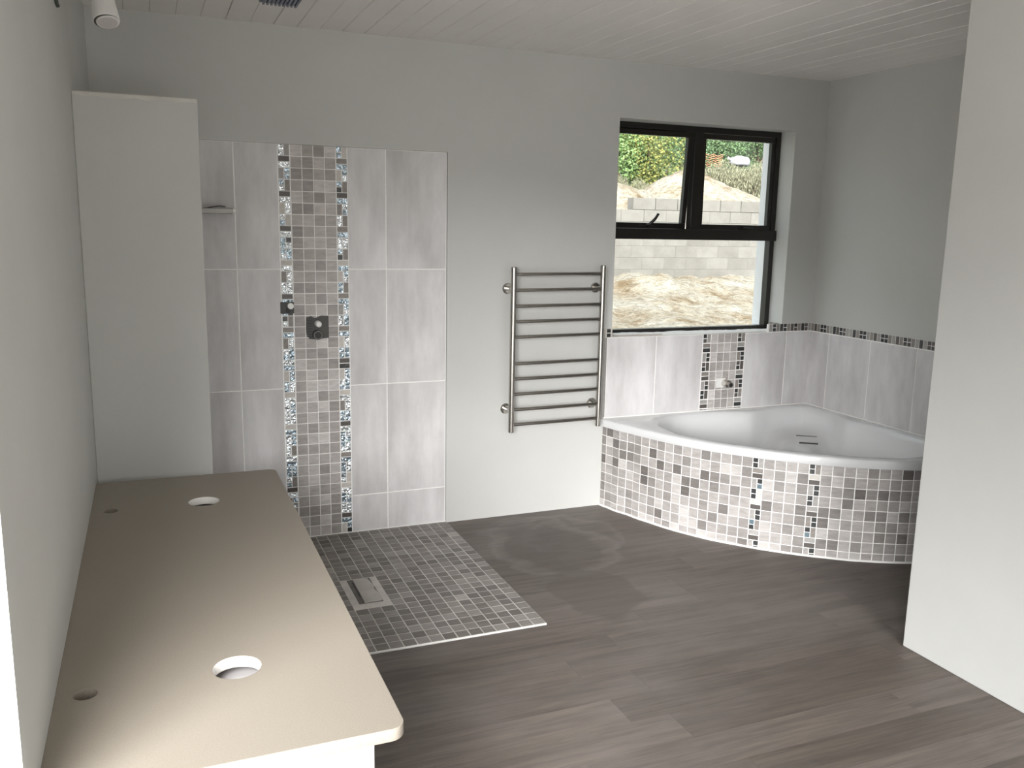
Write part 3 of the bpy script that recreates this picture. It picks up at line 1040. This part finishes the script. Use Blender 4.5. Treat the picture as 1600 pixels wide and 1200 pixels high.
# bath spout outlet
sp = thing('bath_spout_pipe', (3.252, D - 0.0095, 0.701), 'capped chrome pipe stub poking from the mosaic strip above the bath', 'pipe')
part('mounting_plate', MB().box(3.195, 3.262, D - 0.0125, D - 0.0095, 0.673, 0.731), WHITE_PLASTIC, sp)
part('pipe', MB().tube([(3.258, D - 0.010, 0.700), (3.258, D - 0.055, 0.699)], 0.024, 20), CHROME, sp, autosmooth=40)
part('pipe_nut', MB().tube([(3.258, D - 0.055, 0.699), (3.258, D - 0.078, 0.6985)], 0.0185, 6), STEEL, sp)
part('pipe_bore', MB().tube([(3.258, D - 0.0775, 0.6985), (3.258, D - 0.0795, 0.6985)], 0.012, 14), BLACK_RUBBER, sp)

# ------------------------------------------------------------------ towel rail
rail = thing('towel_rail', (2.065, D - 0.09, 0.507), 'stainless steel ladder towel rail on the wall beside the window', 'towel rail')
RYc = D - 0.09
RX0, RX1 = 1.797, 2.337
for xx, zt in ((RX0, 1.418), (RX1, 1.428)):
    part('upright', MB().tube([(xx, RYc, 0.510), (xx, RYc, 0.512), (xx, RYc, zt - 0.002), (xx, RYc, zt)], [0.0145, 0.0165, 0.0165, 0.0145], 24), STEEL, rail, autosmooth=40)
for z in (1.379, 1.294, 1.208, 1.124, 1.040, 0.894, 0.809, 0.724, 0.637, 0.553):
    part('rung', MB().tube([(RX0 + 0.008, RYc, z), (RX1 - 0.008, RYc, z + 0.003)], 0.0098, 18), STEEL, rail, autosmooth=40)
for xx in (RX0, RX1):
    for z in (1.298, 0.628):
        o = part('wall_flange', MB().tube([(xx, D, z), (xx, D - 0.006, z), (xx, D - 0.012, z)], [0.030, 0.030, 0.024], 28), CHROME, rail, autosmooth=40)
        part('standoff', MB().tube([(xx, D - 0.010, z), (xx, RYc, z)], 0.011, 16), CHROME, rail, autosmooth=40)

# ------------------------------------------------------------------ shower fittings
yf = D + TR - 0.001
mx = thing('shower_mixer_body', (0.766, yf, 1.11), 'dark unfinished shower mixer body set into the mosaic strip', 'shower mixer')
pl = MB()
pts = [(0.712, 1.163), (0.735, 1.168), (0.752, 1.158), (0.768, 1.162), (0.785, 1.170), (0.822, 1.168), (0.823, 1.056), (0.795, 1.054), (0.775, 1.050), (0.725, 1.052), (0.712, 1.075), (0.709, 1.10)]
n = len(pts)
pl.add([(x, yf - 0.0005, z) for x, z in pts] + [(x, yf - 0.004, z) for x, z in pts],
       [tuple(range(n, 2 * n)), tuple(reversed(range(n)))] + [(i, (i + 1) % n, n + (i + 1) % n, n + i) for i in range(n)])
part('mortar_patch', pl, DARK_METAL, mx)
part('valve_stem', MB().tube([(0.766, yf - 0.003, 1.130), (0.766, yf - 0.042, 1.130), (0.766, yf - 0.048, 1.130)], [0.016, 0.016, 0.012], 22), WHITE_PLASTIC, mx, autosmooth=40)
o = part('valve_collar', MB().tube([(0.763, yf - 0.003, 1.074), (0.763, yf - 0.030, 1.074), (0.763, yf - 0.034, 1.074)], [0.024, 0.024, 0.021], 24), plain('dull_brass_collar', (0.16, 0.155, 0.15), 0.4, metal=0.8), mx, autosmooth=40)
part('valve_seal', MB().tube([(0.763, yf - 0.033, 1.074), (0.763, yf - 0.037, 1.074)], 0.017, 20), BLACK_RUBBER, o)
for k in range(7):
    part('spacer_rib', MB().box(0.7115, 0.740, yf - 0.0065, yf - 0.0035, 1.062 + k * 0.0135, 1.066 + k * 0.0135), BLACK_RUBBER, mx)
so = thing('shower_hose_outlet', (0.619, yf, 1.212), 'small dark square hose outlet beside the shower mixer', 'outlet')
part('outlet_plate', MB().box(0.586, 0.652, yf - 0.006, yf - 0.0005, 1.183, 1.241), DARK_METAL, so, bevel=0.002)
part('outlet_cap', MB().tube([(0.633, yf - 0.005, 1.222), (0.633, yf - 0.030, 1.222)], 0.015, 18), WHITE_PLASTIC, so, autosmooth=40)
part('outlet_hole', MB().tube([(0.622, yf - 0.0055, 1.196), (0.622, yf - 0.014, 1.196)], 0.0105, 16), BLACK_RUBBER, so)

sh = thing('shower_shelf', (0.25, D, 1.66), 'slim chrome shower shelf beside the low wall', 'shelf')
SHELF_M = plain('dull_shelf_steel', (0.30, 0.29, 0.275), 0.45, metal=0.7)
part('shelf_bar', MB().box(0.10, 0.372, D - 0.075, D - 0.055, 1.664, 1.690), SHELF_M, sh, bevel=0.003)
part('end_cap', MB().tube([(0.371, D - 0.065, 1.677), (0.384, D - 0.065, 1.677)], [0.0135, 0.0120], 18), WHITE_PLASTIC, sh, autosmooth=40)
part('shelf_plate', MB().box(0.10, 0.370, D - 0.055, D + TR - 0.002, 1.668, 1.674), STEEL, sh)
wv = [(0.12 + 0.02 * k, D - 0.045, 1.694 + 0.006 * math.sin(k * 0.8)) for k in range(12)]
part('wire', MB().tube(wv, 0.0022, 8), BLACK_RUBBER, sh)

# drain
dr = thing('shower_drain', (0.82, 3.66, 0), 'pale rectangular drain cover lying loose in the dark shower floor mosaic', 'drain')
part('drain_bed', MB().box(DRX0, DRX1, DRY0, DRY1, 0.0002, 0.0032), plain('drain_mortar', (0.17, 0.158, 0.147), 0.9, var=0.25, vscale=25), dr)
part('drain_slot', MB().box(0.782, 0.790, 3.60, 3.77, 0.0020, 0.0036), BLACK_RUBBER, dr)
cv = MB()
pts = [(0.792, 3.79), (0.858, 3.785), (0.862, 3.745), (0.870, 3.70), (0.862, 3.66), (0.869, 3.60), (0.868, 3.535), (0.790, 3.532)]
n = len(pts)
cv.add([(x, y, 0.003) for x, y in pts] + [(x, y, 0.0085) for x, y in pts],
       [tuple(range(n, 2 * n)), tuple(reversed(range(n)))] + [(i, (i + 1) % n, n + (i + 1) % n, n + i) for i in range(n)])
part('drain_cover', cv, plain('drain_tile', (0.50, 0.48, 0.45), 0.6, var=0.12, vscale=12), dr)

# ------------------------------------------------------------------ vanity
CT0, CT1 = 0.573, 0.6014
CX0, CX1, CY0, CY1 = XL + 0.001, 0.445, 1.612, 3.676
HOLES = [(0.140, 3.312, 0.056), (0.140, 1.988, 0.056), (-0.177, 3.304, 0.026), (-0.180, 1.979, 0.026)]
top = thing('countertop', (0.1, 2.65, CT0), 'long beige stone countertop with four drilled holes along the left wall', 'countertop')
cd = bpy.data.curves.new('countertop_outline', 'CURVE')
cd.dimensions = '2D'; cd.fill_mode = 'BOTH'
def poly_spline(pts):
    s = cd.splines.new('POLY')
    s.points.add(len(pts) - 1)
    for p, q in zip(s.points, pts): p.co = (q[0], q[1], 0, 1)
    s.use_cyclic_u = True
R_ = 0.032
outl = [(CX0, CY1), (CX0, CY0)]
for i in range(13):
    a = -math.pi / 2 + math.pi / 2 * i / 12
    outl.append((CX1 - R_ + R_ * math.cos(a), CY0 + R_ + R_ * math.sin(a)))
for i in range(13):
    a = math.pi / 2 * i / 12
    outl.append((CX1 - R_ + R_ * math.cos(a), CY1 - R_ + R_ * math.sin(a)))
poly_spline(outl)
for hx, hy, hr in HOLES:
    poly_spline([(hx + hr * math.cos(-2 * math.pi * i / 40), hy + hr * math.sin(-2 * math.pi * i / 40)) for i in range(40)])
cd.extrude = (CT1 - CT0) / 2 - 0.0015
cd.bevel_depth = 0.0015
cd.bevel_resolution = 1
co = bpy.data.objects.new('tmp', cd)
COL.objects.link(co)
dg = bpy.context.evaluated_depsgraph_get()
me = bpy.data.meshes.new_from_object(co.evaluated_get(dg))
bpy.data.objects.remove(co)
me.name = 'stone_slab'
me.transform(Matrix.Translation(Vector((0, 0, (CT0 + CT1) / 2)) - Vector(top.location)))
me.materials.clear(); me.materials.append(COUNTER); me.materials.append(COUNTER_CUT)
for p in me.polygons:
    c = p.center + Vector(top.location)
    p.material_index = 0
    if abs(p.normal.z) < 0.5:
        for hx, hy, hr in HOLES:
            if hr > 0.04 and (c.xy - Vector((hx, hy))).length < hr * 1.1: p.material_index = 1
slab = link('stone_slab', me, top)
shade_auto(me, 35)

cab = thing('vanity_cabinet', (0.1, 2.65, 0), 'white vanity cabinet under the long beige countertop', 'cabinet')
BX1, BY0, BY1, BZ0 = 0.362, 1.632, 3.664, 0.10
part('end_panel', MB().box(XL + 0.002, 0.381, BY0, BY0 + 0.018, BZ0 - 0.1, CT0), CAB_WHITE, cab)
part('end_panel', MB().box(XL + 0.002, 0.381, BY1 - 0.018, BY1, BZ0 - 0.1, CT0), CAB_WHITE, cab)
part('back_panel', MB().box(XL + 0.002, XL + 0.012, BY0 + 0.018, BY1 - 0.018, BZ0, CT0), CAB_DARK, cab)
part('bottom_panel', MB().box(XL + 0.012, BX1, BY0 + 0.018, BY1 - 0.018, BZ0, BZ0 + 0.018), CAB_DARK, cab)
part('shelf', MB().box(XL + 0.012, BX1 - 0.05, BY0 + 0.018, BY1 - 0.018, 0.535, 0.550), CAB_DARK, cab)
part('kickboard', MB().box(0.30, 0.316, BY0 + 0.018, BY1 - 0.018, 0, BZ0), CAB_WHITE, cab)
nd_ = 4
wd = (BY1 - BY0 - 0.036) / nd_
for k in range(nd_):
    y0 = BY0 + 0.018 + k * wd
    d_ = part('cabinet_door', MB().box(BX1, 0.381, y0 + 0.0015, y0 + wd - 0.0015, BZ0 + 0.002, CT0 - 0.004), CAB_WHITE, cab, bevel=0.0015)
    yy = y0 + (wd - 0.05 if k % 2 == 0 else 0.05)
    part('door_handle', MB().tube([(0.381, yy, 0.36), (0.405, yy, 0.36), (0.405, yy, 0.50), (0.381, yy, 0.50)], 0.005, 10), STEEL, d_)

# ------------------------------------------------------------------ wall spotlight
lamp = thing('spotlight', (XL, 3.2, 2.33), 'white cylinder spotlight hanging at the top of the left wall', 'spotlight')
lc = Vector((-0.090, 3.2, 2.250))
ld = Vector((0.10, -0.36, -0.93)).normalized()
def lp(s): return lc - ld * s
part('lamp_housing', MB().tube([lp(-0.002), lp(0.0), lp(0.070), lp(0.074)], [0.0385, 0.040, 0.035, 0.033], 36, cap=True), WHITE_PLASTIC, lamp, autosmooth=40)
o = part('inner_shade', MB().tube([lp(-0.0035), lp(-0.0028)], [0.0375, 0.0375], 36), plain('lamp_shadow_gap', (0.05, 0.045, 0.04), 0.7), lamp)
sft = Vector((0.0035, 0.0, 0.0))
o = part('bezel', MB().tube([lp(-0.0035) + sft, lp(-0.007) + sft], [0.0345, 0.0335], 36), WHITE_PLASTIC, lamp, autosmooth=40)
part('lens', MB().tube([lp(-0.0068) + sft, lp(-0.0085) + sft], [0.0295, 0.0285], 32), LENS, o)
part('collar', MB().tube([lp(0.072), lp(0.078), lp(0.100), lp(0.104)], [0.036, 0.039, 0.039, 0.034], 30), WHITE_PLASTIC, lamp, autosmooth=40)
part('swivel_arm', MB().tube([lp(0.100), lp(0.125), (-0.150, 3.24, 2.385), (XL + 0.03, 3.24, 2.385)], 0.008, 12), WHITE_PLASTIC, lamp, autosmooth=40)
part('wall_base', MB().box(XL, XL + 0.035, 2.55, 3.30, 2.355, 2.415), WHITE_PLASTIC, lamp, bevel=0.004)
part('cable', MB().tube([(XL + 0.006, 3.27, 2.36), (XL + 0.008, 3.262, 2.30), (XL + 0.012, 3.26, 2.289)], 0.006, 10), plain('green_cable', (0.07, 0.09, 0.07), 0.6), lamp)

# ceiling vent (only its far edge shows)
vent = thing('ceiling_vent', (0.55, 3.86, H), 'small blue-grey slatted vent in the ceiling at the top edge', 'vent')
VM = plain('vent_blue_grey', (0.22, 0.24, 0.30), 0.5)
part('vent_frame', MB().box(0.475, 0.635, 3.72, 3.990, H - 0.006, H - 0.0015), VM, vent, bevel=0.002)
for k in range(9):
    xx = 0.488 + k * 0.0165
    part('slat', MB().box(xx, xx + 0.008, 3.73, 3.985, H - 0.016, H - 0.006), VM, vent)

# ------------------------------------------------------------------ outside: sand, block wall, hill, bushes
def hgt(x, y):
    if y < 5.0:
        return -0.16 + 0.02 * noise.noise((x * 0.7, y * 0.7, 0))
    base = -0.12 + (min(y, 12.0) - 5.0) / 7.0 * 0.98
    bump_ = 0.10 * noise.noise((x * 0.9, y * 0.9, 1.3)) + 0.09 * abs(noise.noise((x * 2.3, y * 2.3, 4.1))) + 0.05 * noise.noise((x * 5.5, y * 5.5, 2.0))
    k = min(1, max(0, (y - 5.5) / 2))
    z = base + bump_ * k
    # lump against the block wall on the left
    z += 0.12 * math.exp(-((x - 6.95) / 0.45) ** 2 - ((y - 11.3) / 0.5) ** 2)
    if y > 12.20:
        # spoil heaped behind the block wall
        t = min(1, (y - 12.20) / 0.5)
        z2 = 1.80 + 0.62 * math.exp(-((x - 9.25) / 0.75) ** 2 - ((y - 14.3) / 1.1) ** 2)
        z2 += 0.44 * math.exp(-((x - 7.45) / 0.75) ** 2 - ((y - 13.9) / 1.1) ** 2)
        z2 += 0.28 * math.exp(-((x - 10.3) / 0.9) ** 2 - ((y - 14.0) / 1.1) ** 2)
        z2 += 0.22 * min(1, max(0, y - 12.5))
        z2 += 0.07 * noise.noise((x * 2.1, y * 2.1, 7)) + 0.045 * noise.noise((x * 5, y * 5, 3))
        if y > 15.5:
            z2 += (y - 15.5) * 0.36 if y < 40 else 24.5 * 0.36
        z = z + (z2 - z) * t
    return z
def terrain(name, x0, x1, y0, y1, nx, ny, mat):
    vs, fs = [], []
    for j in range(ny + 1):
        for i in range(nx + 1):
            x = x0 + (x1 - x0) * i / nx; y = y0 + (y1 - y0) * j / ny
            vs.append((x, y, hgt(x, y)))
    for j in range(ny):
        for i in range(nx):
            a = j * (nx + 1) + i
            fs.append((a, a + 1, a + nx + 2, a + nx + 1))
    return link(name, MB().add(vs, fs).mesh(name, mat, True))
yard = terrain('yard_sand', 1.0, 17.0, D + T2 + 0.001, 12.004, 190, 90, SAND)
tag(yard, 'bright pale sand of the building yard below the block wall', 'sand', kind='stuff')
mound = terrain('sand_mound', 1.0, 17.0, 12.195, 16.4, 190, 50, SAND)
tag(mound, 'heap of pale sand behind the block wall', 'sand heap', kind='stuff')
hill = terrain('hillside', -20, 50, 16.2, 60, 70, 45, SOIL)
tag(hill, 'scrubby green hillside beyond the sand heap', 'hill', kind='structure')
gr = MB()
gr.add([(-60, -60, -0.17), (XL - 0.25, -60, -0.17), (XL - 0.25, 60, -0.17), (-60, 60, -0.17),
        (XR + 0.25, -60, -0.17), (60, -60, -0.17), (60, 4.6, -0.17), (XR + 0.25, 4.6, -0.17),
        (XL - 0.25, YF - 0.25, -0.17), (XR + 0.25, YF - 0.25, -0.17)],
       [(0, 1, 2, 3), (4, 5, 6, 7), (1, 4, 9, 8)])
tag(link('ground', gr.mesh('ground', SAND)), 'pale sandy ground around the house', kind='structure')

bw = thing('block_wall', (8.0, 12.1, 0.8), 'grey concrete block retaining wall outside the window', 'wall')
WYF = 12.0
BLX, BLZ = 0.405, 0.184
ZT = 2.112
part('mortar_core', MB().box(5.0, 13.0, WYF + 0.012, WYF + 0.20, 0.3, ZT - BLZ - 0.01), MORTAR, bw)
rb = random.Random(5)
def block_mesh(w, h, bev):
    return tile_mesh(w, h, 0.19, BLOCK, bev)
for r in range(8):
    z = ZT - (r + 0.5) * BLZ
    off = 6.95 - (0.5 * BLX if r % 2 else 0) - 5 * BLX
    gap = 0.014 if r == 0 else (0.006 if r == 1 else 0.0015)
    for k in range(20):
        x = off + (k + 0.5) * BLX
        if r == 0 and x < 6.95: continue
        jit = rb.uniform(-0.006, 0.006) if r < 2 else rb.uniform(-0.002, 0.002)
        me = block_mesh(BLX - gap, BLZ - (0.005 if r < 2 else 0.0015), 0.004 if r < 2 else 0.0012)
        o = place('concrete_block', me, bw, (x, WYF + 0.19 + jit, z), X_, nF, Z_)

def bush_mesh(name, n, rx, ry, rz, leaf, mat, seed, tall=1.0, narrow=False):
    r = random.Random(seed)
    vs, fs = [], []
    lobes = [(r.uniform(-0.5, 0.5) * rx, r.uniform(-0.5, 0.5) * ry, r.uniform(0.25, 0.95) * rz, r.uniform(0.35, 0.6)) for _ in range(9)]
    for _ in range(n):
        lx, ly, lz, lr = r.choice(lobes)
        d = Vector((r.gauss(0, 1), r.gauss(0, 1), r.gauss(0, 1))).normalized() * (r.random() ** 0.35)
        c = Vector((lx + d.x * rx * lr, ly + d.y * ry * lr, max(0.02, lz + d.z * rz * lr)))
        t = Vector((r.gauss(0, 1), r.gauss(0, 1), r.gauss(0.4, 0.8))).normalized()
        if narrow: t = Vector((r.gauss(0, .35), r.gauss(0, .35), 1)).normalized()
        w = t.cross(Vector((r.gauss(0, 1), r.gauss(0, 1), r.gauss(0, 1)))).normalized()
        L = leaf * r.uniform(0.7, 1.4) * (2.2 if narrow else 1); W = leaf * r.uniform(0.25, 0.45) * (0.5 if narrow else 1)
        up = t.cross(w) * L * 0.15
        o = len(vs)
        vs += [tuple(c - t * L * .5), tuple(c + w * W + up), tuple(c + t * L * .5), tuple(c - w * W + up)]
        fs.append((o, o + 1, o + 2, o + 3))
    me = bpy.data.meshes.new(name)
    me.from_pydata(vs, [], fs)
    me.materials.append(mat)
    stem = MB()
    for k in range(6):
        lx, ly, lz, lr = lobes[k]
        stem.tube([(lx * 0.1, ly * 0.1, -0.15), (lx * 0.5, ly * 0.5, lz * 0.5), (lx, ly, lz)], [0.03, 0.02, 0.01], 6)
    return me, stem.mesh(name + '_stems', STEM)
KINDS = {
    'yellow': bush_mesh('yellow_bush', 7000, 0.75, 0.7, 1.35, 0.055, LEAF_YELLOW, 1),
    'fresh': bush_mesh('fresh_bush', 7000, 1.0, 0.9, 1.5, 0.065, LEAF_FRESH, 2),
    'green': bush_mesh('green_bush', 8000, 1.3, 1.1, 1.7, 0.07, LEAF_GREEN, 3),
    'dry': bush_mesh('dry_bush', 8000, 0.8, 0.7, 0.75, 0.045, LEAF_DRY, 4, narrow=True),
}
def bush(kind, sx, Y, dz, sc, label, cat='bush', rot=0.0):
    """sx: sideways position as x/Y along the ground"""
    x = sx * Y
    z = hgt(x, Y) + dz
    names = {'yellow': 'flowering_bush', 'fresh': 'leafy_bush', 'green': 'dense_bush', 'dry': 'dry_scrub'}
    o = thing(names[kind], (x, Y, z), label, cat, 'bushes on the hillside')
    o.rotation_euler = (0, 0, rot); o.scale = (sc, sc, sc)
    f, s = KINDS[kind]
    link('foliage', f, o); link('stem', s, o)
    return o
bush('yellow', 0.605, 16.7, -0.25, 1.1, 'bush with yellow flowers behind the sand heap, seen in the left upper pane')
bush('fresh', 0.545, 17.3, -0.2, 1.0, 'fresh light green bush at the left edge of the left upper pane', rot=1)
for k_, (sx_, Y_b, sc_, lab_) in enumerate((
        (0.648, 18.6, 0.72, 'dark green bush just right of the yellow flowers'),
        (0.712, 18.9, 0.72, 'dark green bush above the orange netting and white sack'),
        (0.772, 19.3, 0.75, 'dark green bush at the right edge of the right upper pane'))):
    bush('green', sx_, Y_b, -0.1, sc_, lab_, rot=k_ * 1.7 + 0.5)
bush('dry', 0.592, 16.2, -0.1, 0.45, 'low dry scrub in the dip left of the sand peak', rot=0.3)
bush('dry', 0.555, 16.4, -0.1, 0.42, 'low dry scrub at the left edge above the sand', rot=1.3)
bush('dry', 0.700, 16.6, -0.1, 0.8, 'dry olive scrub just right of the window mullion', rot=2.0)
bush('dry', 0.758, 16.2, -0.15, 0.95, 'dry olive scrub at the right edge of the right upper pane', rot=2.8)
# white sack and orange crate on the slope
sk = thing('white_sack', (0.740 * 17.0, 17.0, hgt(0.740 * 17.0, 17.0) + 0.28), 'pale white sack lying in the scrub in the right upper pane', 'sack')
bm = bmesh.new()
bmesh.ops.create_icosphere(bm, subdivisions=3, radius=1)
for v in bm.verts:
    q = v.co.copy()
    v.co = Vector((math.copysign(abs(q.x) ** 0.7, q.x) * 0.42, math.copysign(abs(q.y) ** 0.8, q.y) * 0.25, 0.52 + math.copysign(abs(q.z) ** 0.75, q.z) * 0.19 + 0.05 * noise.noise(q * 2)))
me = bpy.data.meshes.new('sack_body'); bm.to_mesh(me); bm.free(); me.materials.append(ROCK)
me.polygons.foreach_set('use_smooth', [True] * len(me.polygons))
sk.scale = (0.62, 0.62, 0.62)
link('sack_body', me, sk)
link('sack_neck', MB().tube([(-0.38, 0, 0.55), (-0.47, 0, 0.60), (-0.53, 0, 0.63)], [0.07, 0.035, 0.06], 12).mesh('sack_neck', ROCK, True), sk)
oc = thing('orange_netting', (0.700 * 18.2, 18.2, hgt(0.700 * 18.2, 18.2)), 'patch of orange plastic netting in the scrub beside the window mullion', 'netting')
nm = MB()
for k in range(6):
    nm.tube([(-0.35 + 0.012 * j, 0.02 * math.sin(j * .5 + k), 0.16 + k * 0.05 + 0.02 * math.sin(j * .3)) for j in range(50)], 0.012, 6)
part('netting_strands', MB().add([(Vector(v) + Vector(oc.location)) for v in nm.v], nm.f), ORANGE, oc)
